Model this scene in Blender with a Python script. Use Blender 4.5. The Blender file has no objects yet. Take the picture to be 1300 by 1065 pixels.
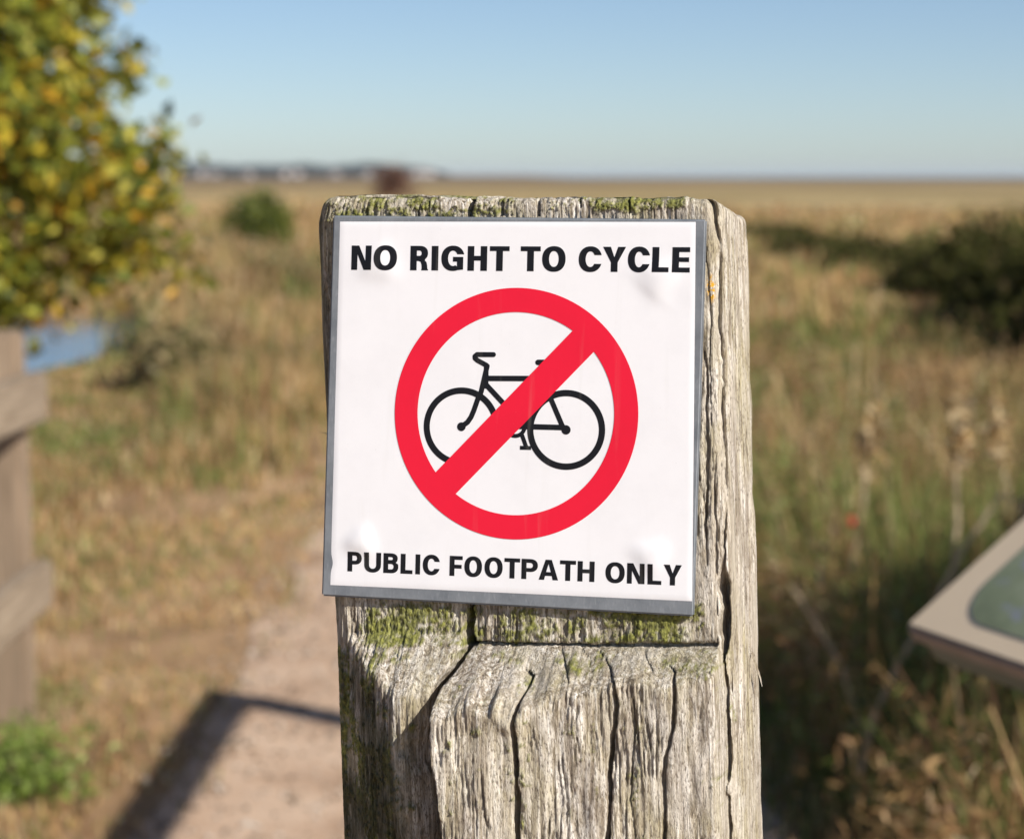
import bpy, bmesh, math, random
import numpy as np
from mathutils import Vector, Matrix
from mathutils.geometry import tessellate_polygon

R = math.radians
rng = np.random.default_rng(7)
random.seed(7)
scene = bpy.context.scene
COL = scene.collection

# ------------------------------------------------------------------ camera
cam_d = bpy.data.cameras.new('camera')
cam = bpy.data.objects.new('camera', cam_d)
COL.objects.link(cam)
cam.location = (0, 0, 1.2)
cam.rotation_euler = (R(90) - math.atan(310.5 / 2800), 0, 0)
cam_d.sensor_width = 36.0
cam_d.lens = 36.0 * 2800 / 1300
cam_d.clip_start = 0.05
cam_d.clip_end = 20000
cam_d.dof.use_dof = True
cam_d.dof.focus_distance = 0.985
cam_d.dof.aperture_fstop = 10.5
cam_d.dof.aperture_blades = 0
scene.camera = cam

# ------------------------------------------------------------------ light
SUN_AZ = R(50)      # to the right of the line straight behind the camera
SUN_EL = R(35)
sun_dir = Vector((math.sin(SUN_AZ) * math.cos(SUN_EL), -math.cos(SUN_AZ) * math.cos(SUN_EL), math.sin(SUN_EL)))
world = bpy.data.worlds.new('World')
scene.world = world
world.use_nodes = True
wn = world.node_tree.nodes
wl = world.node_tree.links
wn.clear()
sky = wn.new('ShaderNodeTexSky')
sky.sky_type = 'NISHITA'
sky.sun_disc = False
sky.sun_elevation = SUN_EL
sky.sun_rotation = math.atan2(sun_dir.x, sun_dir.y)
sky.altitude = 0
sky.air_density = 0.65
sky.dust_density = 0.35
sky.ozone_density = 2.4
bg = wn.new('ShaderNodeBackground')
bg.inputs['Strength'].default_value = 0.082
out = wn.new('ShaderNodeOutputWorld')
wl.new(sky.outputs[0], bg.inputs[0])
wl.new(bg.outputs[0], out.inputs[0])

sun_d = bpy.data.lights.new('sun', 'SUN')
sun_d.energy = 4.9
sun_d.angle = R(0.53)
sun_d.color = (1.0, 0.95, 0.885)
sun = bpy.data.objects.new('sun', sun_d)
COL.objects.link(sun)
sun.rotation_euler = sun_dir.to_track_quat('Z', 'Y').to_euler()
sun.location = (8, -8, 10)

scene.view_settings.view_transform = 'Standard'
scene.view_settings.look = 'None'
scene.view_settings.gamma = 1
scene.view_settings.use_curve_mapping = False
scene.view_settings.exposure = 0.38
scene.render.engine = 'CYCLES'
scene.cycles.use_denoising = True
scene.cycles.max_bounces = 6
scene.cycles.transparent_max_bounces = 8
scene.cycles.volume_bounces = 0

# ------------------------------------------------------------------ helpers
def tag(o, label=None, cat=None, group=None, kind=None):
    if label: o['label'] = label
    if cat: o['category'] = cat
    if group: o['group'] = group
    if kind: o['kind'] = kind
    return o

def empty(name, loc=(0, 0, 0), rz=0.0):
    o = bpy.data.objects.new(name, None)
    COL.objects.link(o)
    o.location = loc
    o.rotation_euler = (0, 0, rz)
    o.empty_display_size = 0.1
    return o

def link(name, me, parent=None, mat=None, smooth=False):
    o = bpy.data.objects.new(name, me)
    COL.objects.link(o)
    if parent: o.parent = parent
    if mat and not me.materials: me.materials.append(mat)
    if smooth:
        me.polygons.foreach_set('use_smooth', np.ones(len(me.polygons), bool))
    return o

def mesh_np(name, V, F, col=None, extra=None):
    """V (n,3), F list of (m,k) arrays of the same or different k."""
    me = bpy.data.meshes.new(name)
    if not isinstance(F, (list, tuple)): F = [F]
    F = [np.asarray(f, np.int32) for f in F if len(f)]
    V = np.asarray(V, np.float32)
    me.vertices.add(len(V))
    me.vertices.foreach_set('co', V.ravel())
    loops = np.concatenate([f.ravel() for f in F])
    tot = np.concatenate([np.full(len(f), f.shape[1], np.int32) for f in F])
    start = np.concatenate([[0], np.cumsum(tot)[:-1]]).astype(np.int32)
    me.loops.add(len(loops))
    me.loops.foreach_set('vertex_index', loops)
    me.polygons.add(len(tot))
    me.polygons.foreach_set('loop_start', start)
    me.polygons.foreach_set('loop_total', tot)
    if col is not None:
        a = me.color_attributes.new('Col', 'FLOAT_COLOR', 'POINT')
        c = np.ones((len(V), 4), np.float32)
        c[:, :3] = col
        a.data.foreach_set('color', c.ravel())
    for k, v in (extra or {}).items():
        a = me.attributes.new(k, 'FLOAT', 'POINT')
        a.data.foreach_set('value', np.asarray(v, np.float32).ravel())
    me.update(calc_edges=True)
    return me

def _hash(i, j, seed):
    n = (i.astype(np.int64) * 374761393 + j.astype(np.int64) * 668265263 + seed * 1274126177) & 0xffffffff
    n = ((n ^ (n >> 13)) * 1274126177) & 0xffffffff
    n = n ^ (n >> 16)
    return (n & 0xffffff) / float(0xffffff)

def vnoise(x, y, seed=0):
    x = np.asarray(x, float); y = np.asarray(y, float)
    i = np.floor(x); j = np.floor(y)
    a = x - i; b = y - j
    a = a * a * a * (a * (a * 6 - 15) + 10); b = b * b * b * (b * (b * 6 - 15) + 10)
    i = i.astype(np.int64); j = j.astype(np.int64)
    return ((_hash(i, j, seed) * (1 - a) + _hash(i + 1, j, seed) * a) * (1 - b)
            + (_hash(i, j + 1, seed) * (1 - a) + _hash(i + 1, j + 1, seed) * a) * b)

def fbm(x, y, seed=0, oct=4, gain=0.5):
    s = 0; amp = 1; t = 0
    for o in range(oct):
        s = s + amp * vnoise(x * 2 ** o, y * 2 ** o, seed + o * 17)
        t += amp; amp *= gain
    return s / t            # 0..1

def sst(a, b, x):
    t = np.clip((x - a) / (b - a), 0, 1)
    return t * t * (3 - 2 * t)

def smin(a, b, k):
    h = np.clip(0.5 + 0.5 * (b - a) / k, 0, 1)
    return b * (1 - h) + a * h - k * h * (1 - h)

# ------------------------------------------------------------------ materials
class NT:
    def __init__(self, name):
        self.m = bpy.data.materials.new(name)
        self.m.use_nodes = True
        self.t = self.m.node_tree
        self.t.nodes.clear()
        self.out = self.n('ShaderNodeOutputMaterial')
    def n(self, typ, **kw):
        nd = self.t.nodes.new(typ)
        for k, v in kw.items():
            setattr(nd, k, v)
        return nd
    def l(self, a, b):
        self.t.links.new(a, b)
    def noise(self, scale, vec=None, detail=4, rough=0.55, dist=0.0):
        nd = self.n('ShaderNodeTexNoise')
        nd.inputs['Scale'].default_value = scale
        nd.inputs['Detail'].default_value = detail
        nd.inputs['Roughness'].default_value = rough
        nd.inputs['Distortion'].default_value = dist
        if vec is not None: self.l(vec, nd.inputs['Vector'])
        return nd.outputs['Fac']
    def ramp(self, fac, stops, interp='LINEAR'):
        nd = self.n('ShaderNodeValToRGB')
        cr = nd.color_ramp
        cr.interpolation = interp
        while len(cr.elements) < len(stops): cr.elements.new(0.5)
        for e, (p, c) in zip(cr.elements, stops):
            e.position = p
            e.color = (*c, 1) if isinstance(c, (tuple, list)) else (c, c, c, 1)
        self.l(fac, nd.inputs[0])
        return nd.outputs[0]
    def mix(self, fac, a, b, typ='MIX'):
        nd = self.n('ShaderNodeMix', data_type='RGBA', blend_type=typ)
        for s, v in ((nd.inputs[0], fac), (nd.inputs[6], a), (nd.inputs[7], b)):
            if isinstance(v, (int, float)): s.default_value = v
            elif isinstance(v, (tuple, list)): s.default_value = (*v, 1)
            else: self.l(v, s)
        return nd.outputs[2]
    def math(self, op, a, b=0.0):
        nd = self.n('ShaderNodeMath', operation=op)
        for s, v in zip(nd.inputs, (a, b)):
            if isinstance(v, (int, float)): s.default_value = v
            else: self.l(v, s)
        return nd.outputs[0]
    def obj(self, scale=(1, 1, 1)):
        tc = self.n('ShaderNodeTexCoord')
        mp = self.n('ShaderNodeMapping')
        mp.inputs['Scale'].default_value = scale
        self.l(tc.outputs['Object'], mp.inputs['Vector'])
        return mp.outputs[0]
    def attr(self, name):
        return self.n('ShaderNodeAttribute', attribute_name=name)
    def bsdf(self, col, rough=0.7, bump=None, bdist=0.001, bstr=1.0, metal=0.0, spec=0.5, coat=0.0):
        b = self.n('ShaderNodeBsdfPrincipled')
        if isinstance(col, (tuple, list)): b.inputs['Base Color'].default_value = (*col, 1)
        else: self.l(col, b.inputs['Base Color'])
        if isinstance(rough, (int, float)): b.inputs['Roughness'].default_value = rough
        else: self.l(rough, b.inputs['Roughness'])
        b.inputs['Metallic'].default_value = metal
        b.inputs['Specular IOR Level'].default_value = spec
        b.inputs['Coat Weight'].default_value = coat
        if bump is not None:
            bn = self.n('ShaderNodeBump')
            bn.inputs['Strength'].default_value = bstr
            bn.inputs['Distance'].default_value = bdist
            self.l(bump, bn.inputs['Height'])
            self.l(bn.outputs[0], b.inputs['Normal'])
        self.l(b.outputs[0], self.out.inputs[0])
        return b

def mat_blades(name, trans=0.25, rough=0.6, spec=0.25):
    t = NT(name)
    a = t.attr('Col')
    b = t.n('ShaderNodeBsdfPrincipled')
    b.inputs['Roughness'].default_value = rough
    b.inputs['Specular IOR Level'].default_value = spec
    t.l(a.outputs['Color'], b.inputs['Base Color'])
    tr = t.n('ShaderNodeBsdfTranslucent')
    t.l(a.outputs['Color'], tr.inputs['Color'])
    mx = t.n('ShaderNodeMixShader')
    mx.inputs[0].default_value = trans
    t.l(b.outputs[0], mx.inputs[1])
    t.l(tr.outputs[0], mx.inputs[2])
    t.l(mx.outputs[0], t.out.inputs[0])
    return t.m

M = {}
M['blade'] = mat_blades('blade', 0.25)
M['leaf'] = mat_blades('leaf', 0.3, 0.5, 0.35)
M['matt_leaf'] = mat_blades('matt_leaf', 0.2, 0.8, 0.08)

def mat_plain(name, col, rough=0.7, var=0.25, scale=8, **kw):
    t = NT(name)
    f = t.noise(scale, t.obj(), 5)
    c = t.mix(f, tuple(x * (1 - var) for x in col), tuple(min(1, x * (1 + var)) for x in col))
    t.bsdf(c, rough, **kw)
    return t.m

def mat_timber(name, light, dark, axis=1, scale=1.0):
    """grain along the given local axis"""
    t = NT(name)
    s = [90 * scale] * 3; s[axis] = 5 * scale
    g = t.noise(1.0, t.obj(tuple(s)), 6, 0.6)
    s2 = [14 * scale] * 3; s2[axis] = 1.6 * scale
    g2 = t.noise(1.0, t.obj(tuple(s2)), 3)
    c = t.ramp(g, [(0.33, dark), (0.62, light)])
    c = t.mix(t.ramp(g2, [(0.35, 0.0), (0.7, 1.0)]), c, tuple(0.5 * (a + b) * 0.8 for a, b in zip(light, dark)))
    t.bsdf(c, 0.85, bump=g, bdist=0.002, bstr=0.6, spec=0.2)
    return t.m

M['rail'] = mat_timber('weathered_rail', (0.40, 0.315, 0.225), (0.19, 0.14, 0.09), 1)
M['fence_post'] = mat_timber('weathered_fence_post', (0.40, 0.295, 0.20), (0.18, 0.13, 0.085), 2)
M['bark'] = mat_timber('bark', (0.16, 0.12, 0.085), (0.06, 0.045, 0.03), 2, 0.6)

# the ground: dry grassland that goes from close turf to far bands of marsh
t = NT('dry_ground')
tc = t.n('ShaderNodeTexCoord')
mp = t.n('ShaderNodeMapping'); mp.inputs['Scale'].default_value = (0.011, 0.034, 1)
t.l(tc.outputs['Object'], mp.inputs['Vector'])
far1 = t.noise(1.0, mp.outputs[0], 6, 0.6)
mp2 = t.n('ShaderNodeMapping'); mp2.inputs['Scale'].default_value = (0.0022, 0.0060, 1); mp2.inputs['Location'].default_value = (3.3, 1.7, 0)
t.l(tc.outputs['Object'], mp2.inputs['Vector'])
far2 = t.noise(1.0, mp2.outputs[0], 5, 0.6)
far = t.math('ADD', t.math('MULTIPLY', far1, 0.35), t.math('MULTIPLY', far2, 0.65))
near = t.noise(1.6, tc.outputs['Object'], 7, 0.65)
farc = t.ramp(far, [(0.42, (0.12, 0.08, 0.037)), (0.465, (0.22, 0.15, 0.065)), (0.50, (0.42, 0.295, 0.135)), (0.53, (0.22, 0.165, 0.07)), (0.565, (0.46, 0.345, 0.165))])
nearc = t.ramp(near, [(0.3, (0.15, 0.09, 0.045)), (0.5, (0.34, 0.215, 0.115)), (0.7, (0.44, 0.30, 0.18))])
sp = t.n('ShaderNodeSeparateXYZ'); t.l(tc.outputs['Object'], sp.inputs[0])
mr = t.n('ShaderNodeMapRange'); mr.inputs['From Min'].default_value = 12; mr.inputs['From Max'].default_value = 60
t.l(sp.outputs['Y'], mr.inputs['Value'])
m2 = t.n('ShaderNodeMapRange'); m2.inputs['From Min'].default_value = 330; m2.inputs['From Max'].default_value = 480
t.l(t.math('ADD', sp.outputs['Y'], t.math('MULTIPLY', far2, 260.0)), m2.inputs['Value'])
farc = t.mix(t.math('MULTIPLY', m2.outputs[0], 0.8), farc, (0.135, 0.09, 0.05))       # darker heath beyond the golden marsh
t.bsdf(t.mix(mr.outputs[0], nearc, farc), 0.95, bump=near, bdist=0.03, bstr=0.6, spec=0.1)
M['ground'] = t.m

t = NT('trodden_earth')
a = t.noise(3.0, t.obj(), 5, 0.6); b = t.noise(60.0, t.obj(), 4, 0.7)
c = t.ramp(a, [(0.32, (0.33, 0.21, 0.13)), (0.5, (0.49, 0.335, 0.225)), (0.68, (0.58, 0.42, 0.295))])
c = t.mix(t.ramp(b, [(0.5, 0.0), (0.72, 0.6)]), c, (0.62, 0.50, 0.40))
t.bsdf(c, 0.95, bump=b, bdist=0.006, bstr=0.8, spec=0.15)
M['path'] = t.m

t = NT('water')
w = t.noise(3.5, t.obj((1, 0.5, 1)), 3)
t.bsdf((0.03, 0.055, 0.075), 0.12, bump=w, bdist=0.05, bstr=0.35, spec=0.5)
M['water'] = t.m

# ------------------------------------------------------------------ terrain
POND = (-3.9, 16.6, 1.30, 3.8)
def pond_r(x, y):
    a = np.arctan2(y - POND[1], x - POND[0])
    return np.hypot((x - POND[0]) / POND[2], (y - POND[1]) / POND[3]) / (1 + 0.12 * np.sin(3 * a + 1))
def path_edges(y):
    y = np.asarray(y, float)
    cx = np.interp(y, [-5, 3, 5, 7, 10, 14, 22, 40], [-0.1, -0.08, -0.10, -0.12, -0.16, -0.1, 0.3, 2.0])
    hw = np.interp(y, [-5, 3, 6, 8, 10, 13, 30, 40], [0.6, 0.56, 0.55, 0.5, 0.40, 0.26, 0.18, 0.1])
    return cx, hw
def path_side(x, y):
    """signed distance outside the trodden path, negative on it"""
    cx, hw = path_edges(y)
    wob = (fbm(y * 1.3 + 3, x * 0 + 1.5, 5, 3) - 0.5) * 0.2
    return np.abs(x - cx) - hw - wob
def terr(x, y):
    x = np.asarray(x, float); y = np.asarray(y, float)
    z = (fbm(x * 0.25, y * 0.25, 3, 3) - 0.5) * 0.22 * sst(1.2, 3.5, np.abs(x)) * sst(4, 9, y)
    z = z * (1 - sst(60, 200, y))
    z = z - 0.22 * (1 - sst(0.75, 1.25, pond_r(x, y)))
    z = z - 2.0 * sst(900, 960, y) * sst(20, 60, x)
    return z

def spaced(lo, hi, n, k):
    a = np.linspace(math.asinh(lo / k), math.asinh(hi / k), n)
    return k * np.sinh(a)
gx = spaced(-5000, 5000, 241, 2.0); gy = np.concatenate([np.linspace(-60, -2, 20)[:-1], spaced(-2, 5000, 260, 4.0)])
GX, GY = np.meshgrid(gx, gy)
V = np.stack([GX, GY, terr(GX, GY)], -1).reshape(-1, 3)
def grid_faces(nr, nc, wrap=False):
    r = np.arange(nr - 1)[:, None]; c = np.arange(nc if wrap else nc - 1)[None, :]
    c2 = (c + 1) % nc
    a = r * nc + c; b = r * nc + c2; d = (r + 1) * nc + c2; e = (r + 1) * nc + c
    return np.stack([a, b, d, e], -1).reshape(-1, 4)
g = link('ground', mesh_np('ground', V, grid_faces(len(gy), len(gx))), mat=M['ground'], smooth=True)
tag(g, kind='structure')

# path: a sheet with ragged edges just above the turf
py_ = np.linspace(-5, 38, 500)
cx, hw = path_edges(py_)
wl_ = (fbm(py_ * 1.3 + 3, py_ * 0 + 1.5, 5, 3) - 0.5) * 0.2
ww = np.linspace(-1, 1, 9)
PX = cx[:, None] + (hw + wl_)[:, None] * ww[None, :]
PY = np.repeat(py_[:, None], 9, 1)
V = np.stack([PX, PY, terr(PX, PY) + 0.004 + 0.006 * (1 - ww[None, :] ** 2)], -1).reshape(-1, 3)
p = link('path', mesh_np('path', V, grid_faces(500, 9)), mat=M['path'], smooth=True)
tag(p, kind='structure')

# loose stones and crumbs of earth on the path
n = 5200
y = np.exp(rng.uniform(math.log(3.3), math.log(12), n)); c_, h_ = path_edges(y)
x = c_ + h_ * rng.uniform(-1.15, 1.15, n)
r = rng.uniform(.003, .009, n) * np.where(rng.random(n) < .06, 2, 1)
octa = np.array([(1, 0, 0), (-1, 0, 0), (0, 1, 0), (0, -1, 0), (0, 0, .7), (0, 0, -.7)])
V = (np.stack([x, y, terr(x, y) + .010], -1)[:, None, :] + octa[None] * r[:, None, None] * rng.uniform(.6, 1.3, (n, 6, 1))).reshape(-1, 3)
of = np.array([(0, 2, 4), (2, 1, 4), (1, 3, 4), (3, 0, 4), (2, 0, 5), (1, 2, 5), (3, 1, 5), (0, 3, 5)])
F = (np.arange(n)[:, None, None] * 6 + of[None]).reshape(-1, 3)
pc = np.array([(.50, .40, .31), (.36, .26, .18), (.62, .54, .45), (.25, .19, .14)])[rng.integers(0, 4, n)]
o = link('gravel', mesh_np('gravel', V, F, col=np.repeat(pc, 6, 0)), mat=M['blade'])
tag(o, 'small loose stones scattered on the bare path', 'gravel', kind='stuff')

# pond and sea
an = np.linspace(0, 2 * math.pi, 48, endpoint=False)
V = np.stack([POND[0] + POND[2] * 1.25 * np.cos(an), POND[1] + POND[3] * 1.25 * np.sin(an), np.full(48, -0.07)], -1)
o = link('pond_water', mesh_np('pond_water', V, np.arange(48)[None, :]), mat=M['water']); tag(o, kind='structure')
o = link('sea', mesh_np('sea', [(30, 930, -0.6), (4900, 930, -0.6), (4900, 4950, -0.6), (30, 4950, -0.6)], np.array([[0, 1, 2, 3]])), mat=M['water']); tag(o, kind='structure')

# ------------------------------------------------------------------ the old gate post
AX_U = Vector((0.96866393, -0.24256572, 0.05340468))
AX_V = Vector((-0.0263428, 0.1134694, 0.9931922))
AX_N = Vector((-0.24697418, -0.96347629, 0.10352386))
ORG = Vector((-0.000139, 0.984092, 1.094328))
def frame(u, v, n, o):
    m = Matrix.Identity(4)
    for i, a in enumerate((u, v, n)):
        m[0][i], m[1][i], m[2][i] = a
    m.translation = o
    return m

def poly_dist(u, v, pts):
    """horizontal distance to a steep polyline, with v range mask; pts (u, v, halfwidth, depth) from top to bottom"""
    P = np.array(sorted(pts, key=lambda q: q[1]))
    pu = np.interp(v, P[:, 1], P[:, 0]); pw = np.interp(v, P[:, 1], P[:, 2]); pd = np.interp(v, P[:, 1], P[:, 3])
    inside = (v >= P[0, 1]) & (v <= P[-1, 1])
    wob = (fbm(v / 13, v * 0 + P[0, 0], 31, 5, .6) - 0.5) * 2.2
    pw = pw * (0.35 + 1.3 * fbm(v / 8, v * 0 + P[0, 0] + 9, 33, 3))
    return np.abs(u - pu - wob), pw, pd * inside

CRACKS = [   # u, v, halfwidth, depth in mm
    [(-16, 99, 1.7, 8), (-17, 92, 1.4, 8), (-20, 60, 1.0, 6), (-21, 0, 1.0, 6), (-21.5, -86, 1.7, 9), (-23, -97, 1.6, 10), (-21.5, -105, 2.2, 16)],
    [(4.5, -113, .3, 1), (10.5, -117, .8, 6), (8.5, -124, 1.0, 7), (6, -131, 1.0, 8), (6.5, -155, 1.1, 9), (6, -200, .9, 9), (6, -300, .6, 6)],
    [(36, -105.5, .3, 2), (42, -110, .5, 3), (48, -119, .7, 5), (49.5, -129, 1.0, 7), (46, -155, 1.1, 8), (44, -200, .9, 8), (42, -320, .5, 5)],
    [(70, -112, .4, 3), (73.5, -115, .7, 4), (74, -126, .8, 5), (73, -138, .9, 5), (69, -158, .8, 5), (68, -230, .4, 3)],
    [(20, -106, .3, 2), (24, -113, .5, 3), (28, -120, .3, 1.5)],
    [(58, -107, .3, 2), (64, -114, .5, 2.5), (66, -118, .2, 1)],
    [(30, -106, .3, 1.5), (34, -110, .4, 2), (35, -113, .2, 1)],
    [(57, -126, .3, 1), (57, -138, .5, 2.5), (55, -160, .4, 2), (56, -190, .2, 1)],
    [(-2, 100, .5, 3), (-2, 88, .5, 3)], [(14.5, 99, .7, 4), (14.7, 87, .6, 4)], [(33, 98, .7, 4), (34, 90, .4, 3)], [(55, 97, .5, 3), (56, 86, .3, 2)], [(-40, 101, .4, 2), (-41, 90, .4, 2)],
    # seams in the strip to the right of the plate
    [(92.0, 92, 1.4, 5), (94.0, 82, 1.3, 5), (95.5, 72, 1.4, 5), (94.5, 40, .9, 3.5), (94.8, -2, .9, 3.5), (95.0, -29, 1.3, 5), (95.8, -43, 1.2, 4), (94.0, -62, .9, 3), (93.4, -72, 1.2, 5), (93.8, -80, 2.8, 16), (93.6, -95, 2.4, 16), (92.6, -104, 1.6, 12), (92.8, -112, 1.3, 8), (93.5, -130, 1.2, 8), (92.5, -158, 1.4, 9), (92, -230, 1.0, 7)],
    [(88, 24, .2, 1), (88.3, 5, .7, 3), (88.6, -15, .8, 3), (86.5, -48, .7, 3), (86.5, -70, .3, 1)],
    [(90, 70, .2, .8), (90.6, 45, .4, 1.6), (90.4, 10, .3, 1.2), (90, -10, .1, .6)],
    [(91, -20, .2, .6), (90.5, -40, .5, 2), (90.8, -75, .5, 2), (90, -95, .2, .8)],
    [(96, -113, .4, 3), (95.6, -124, 1.1, 7), (96.2, -135, .4, 3)],
]
BIG = [(-21.5, -103), (-26.5, -112), (-32.5, -121), (-34, -130), (-33.5, -144), (-31.5, -166), (-30, -220), (-30, -400), (-30, -1200)]
def big_u(v):
    P = np.array(sorted(BIG, key=lambda q: q[1]))
    return np.interp(v, P[:, 1], P[:, 0])

def post_height(u, v):
    """protrusion of the front of the post in mm and the moss cover 0..1"""
    low = v < -96
    jag = (fbm(u / 9.0, u * 0 + 2.2, 71, 4, .6) - 0.5) * 4.5
    # the shoulder below the plate
    bu = big_u(v) + (fbm(v / 7.0, v * 0 + 8, 73, 3) - 0.5) * 2.4
    left = smin(smin((-99.0 + jag - v) * 1.05, np.full_like(u, 28.5), 3.0), (u + 86.0) * 0.80 + (fbm(u / 14, v / 40, 75, 2) - .5) * 3, 2.5)
    mid = smin((-105.0 + jag * 0.6 - v) * (1.25 + .9 * fbm(u / 14, u * 0 + 6.1, 79, 3)), 41.0 - 0.19 * (u + 30) + 7 * (fbm(u / 16, v / 70, 77, 4) - 0.5), 4.5)
    mid = mid * sst(94.0, 90.5, u)
    left = left - 11.0 * sst(-13, 0, u - bu) * sst(-112, -150, v)          # the left block falls away into the split
    f = np.where(u < bu, left, mid)
    f = np.maximum(f, 0) * low
    # the wide split between the two blocks
    d = np.abs(u - bu)
    hw_ = np.interp(v, [-400, -166, -130, -112, -104], [2.0, 3.0, 2.4, 1.7, 1.8])
    dep = np.interp(v, [-130, -112, -100], [32, 15, 10])
    cut = np.clip(1.3 - d / hw_, 0, 1) * dep
    f = f - np.where(v < -102.5, np.minimum(cut, f + 9), 0)
    f = f - np.where((v < -106), 2.6 * np.exp(-d / 2.6) * np.where(u < bu, .6, 1), 0)
    # dark joint along the foot of the planed face
    lv = -104.0 + jag * 0.6 + np.interp(u, [-20, 50, 95], [0.3, -1.2, -0.6])
    jw = np.interp(u, [-22, -18, 20, 60, 89, 91], [0, .7, .6, 1.1, 1.0, 0])
    f = f - 5.0 * np.clip(1.4 - np.abs(v - lv) / np.maximum(jw, 1e-3), 0, 1) * (jw > 0.02)
    for c in CRACKS:
        dd, pw, pd = poly_dist(u, v, c)
        f = f - np.minimum(np.clip(1.25 - dd / pw, 0, 1) * pd, 16)
        f = f - 0.5 * np.exp(-dd / (pw * 2.2)) * (pd > 0)
    # weathered grain: along the trunk on faces, rougher on the sloping shoulder
    slope = low * np.clip(1 - np.abs((v + 112) / 14.0), 0, 1)
    swirl = 5.0 * (fbm(u / 30, v / 60, 91, 3) - 0.5)
    swirl = swirl + 5.0 * np.sign(u - 8) * np.exp(-((u - 8) / 9) ** 2 - ((v + 124) / 13) ** 2)      # grain parts round the knot
    patch = 0.15 + 1.7 * sst(.3, .72, fbm(u / 13, v / 24, 45, 3))
    g1 = (fbm((u + swirl) / 1.15, v / 20, 41, 4, 0.7) - 0.5) * patch
    hair = np.clip(.09 - np.abs(fbm((u + swirl) / 3.4, v / 55, 42, 4, .6) - .5), 0, 1) * 16 * np.clip(patch - .5, 0, 1)
    g2 = np.abs(fbm((u + swirl) / 5.5, v / 70, 43, 3) - 0.5) * 2
    g3 = fbm(u / 2.0, v / 2.4, 47, 4, 0.65) - 0.5
    amp = np.where(low, 1.0, 0.75)
    f = f + amp * (g1 * 1.5 - np.clip(0.16 - g2, 0, 1) * 1.9 * patch - hair) * (1 - 0.75 * slope) + g3 * (0.6 + 1.0 * slope)
    f = f + 2.2 * (fbm(u / 13, v / 17, 49, 3) - 0.5) * low
    # knot beside the second crack: a mossy pit between two pale lips
    kr = np.hypot((u - 8.5) / 5.5, (v + 119) / 7.5)
    f = f - 5.0 * np.exp(-kr ** 2.5) * low + 2.2 * np.exp(-((np.hypot((u - 4.5) / 7, (v + 128) / 10) - .85) / .35) ** 2) * low * sst(-150, -135, v)
    # moss
    n1 = fbm(u / 7, v / 6, 51, 4, 0.6); n2 = fbm(u / 1.5, v / 1.7, 53, 4, 0.75)
    strip = sst(-107, -103, v) * sst(-78, -90, v) * sst(88, 84, u)
    spots = np.interp(u, [-88, -80, -72, -28, -18, -12, -2, 12, 26, 40, 52, 76, 86], [.3, .5, 1, 1, .85, .5, 1, .75, .95, .6, 1.05, 1, .5])
    top = sst(84, 90, v) * np.interp(u, [-88, -70, -40, -20, 0, 10, 40, 74, 84, 100], [.6, 1, .95, .65, .9, .6, 1.05, 1.1, .6, .15])
    shelf = slope * 0.66
    streak = np.where(low, 0.42, 0.12) * sst(0.5, 0.68, fbm(u / 5, v / 40, 57, 3)) + 0.62 * sst(-95, -110, v) * sst(-30, -60, u)
    cover = np.maximum.reduce([strip * spots, top * 0.9, shelf, streak])
    cover = np.maximum(cover, 1.0 * np.exp(-kr ** 2.5) * low)
    moss = sst(0.84, 1.16, cover * 0.66 + n1 * 0.85 + (n2 - 0.5) * 0.7)
    f = f + moss * (0.2 + 2.8 * (n2 - 0.35))
    # behind the plate the face stays flat
    under = sst(87, 84, np.abs(u)) * sst(-88, -84, v) * sst(91, 86, v)
    f = np.where(under > 0, np.minimum(f, 0.4 + (1 - under) * 3), f)
    return f, moss

# cross-section: from the middle of the back round the left side to the front, the right side and home
sec = []
def arc(cu, cn, r, a0, a1, k):
    for a in np.linspace(R(a0), R(a1), k, endpoint=False):
        sec.append((cu + r * math.cos(a), cn + r * math.sin(a), math.cos(a), math.sin(a)))
def run(u0, n0, u1, n1, nu, nn, step):
    k = max(1, int(math.hypot(u1 - u0, n1 - n0) / step))
    for s in np.linspace(0, 1, k, endpoint=False):
        sec.append((u0 + (u1 - u0) * s, n0 + (n1 - n0) * s, nu, nn))
UL, UR, DEP = -92.5, 96.4, -118.0
run(0, DEP, UL + 35, DEP, 0, -1, 10)
arc(UL + 35, DEP + 35, 35, 270, 180, 8)
run(UL, DEP + 35, UL, -10, -1, 0, 2.5)
arc(UL + 10, -10, 10, 180, 90, 40)
run(UL + 10, 0, UR - 8, 0, 0, 1, 0.46)
arc(UR - 8, -8, 8, 90, 0, 30)
run(UR, -8, UR, DEP + 40, 1, 0, 1.1)
arc(UR - 40, DEP + 40, 40, 0, -90, 14)
run(UR - 40, DEP, 0, DEP, 0, -1, 10)
sec = np.array(sec)
su, sn, snu, snn = sec.T
seg = np.hypot(np.diff(su, append=su[0]), np.diff(sn, append=sn[0]))
arcl = np.concatenate([[0], np.cumsum(seg)[:-1]])
rows = np.concatenate([-np.arange(0, 5, 0.35), -np.arange(5, 302, 0.52), -np.linspace(302, 1260, 70)])
T = rows[:, None] + 0 * su[None, :]
UU = su[None, :] + 0 * T
top_v = 96.4 - 0.054 * su + 1.6 * (fbm(su / 5, su * 0 + 3, 61, 4) - 0.5) + 1.2 * (vnoise(su / 1.4, su * 0 + 5, 63) - .5)
VV = T + top_v[None, :] * sst(-240, -60, T)
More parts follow.
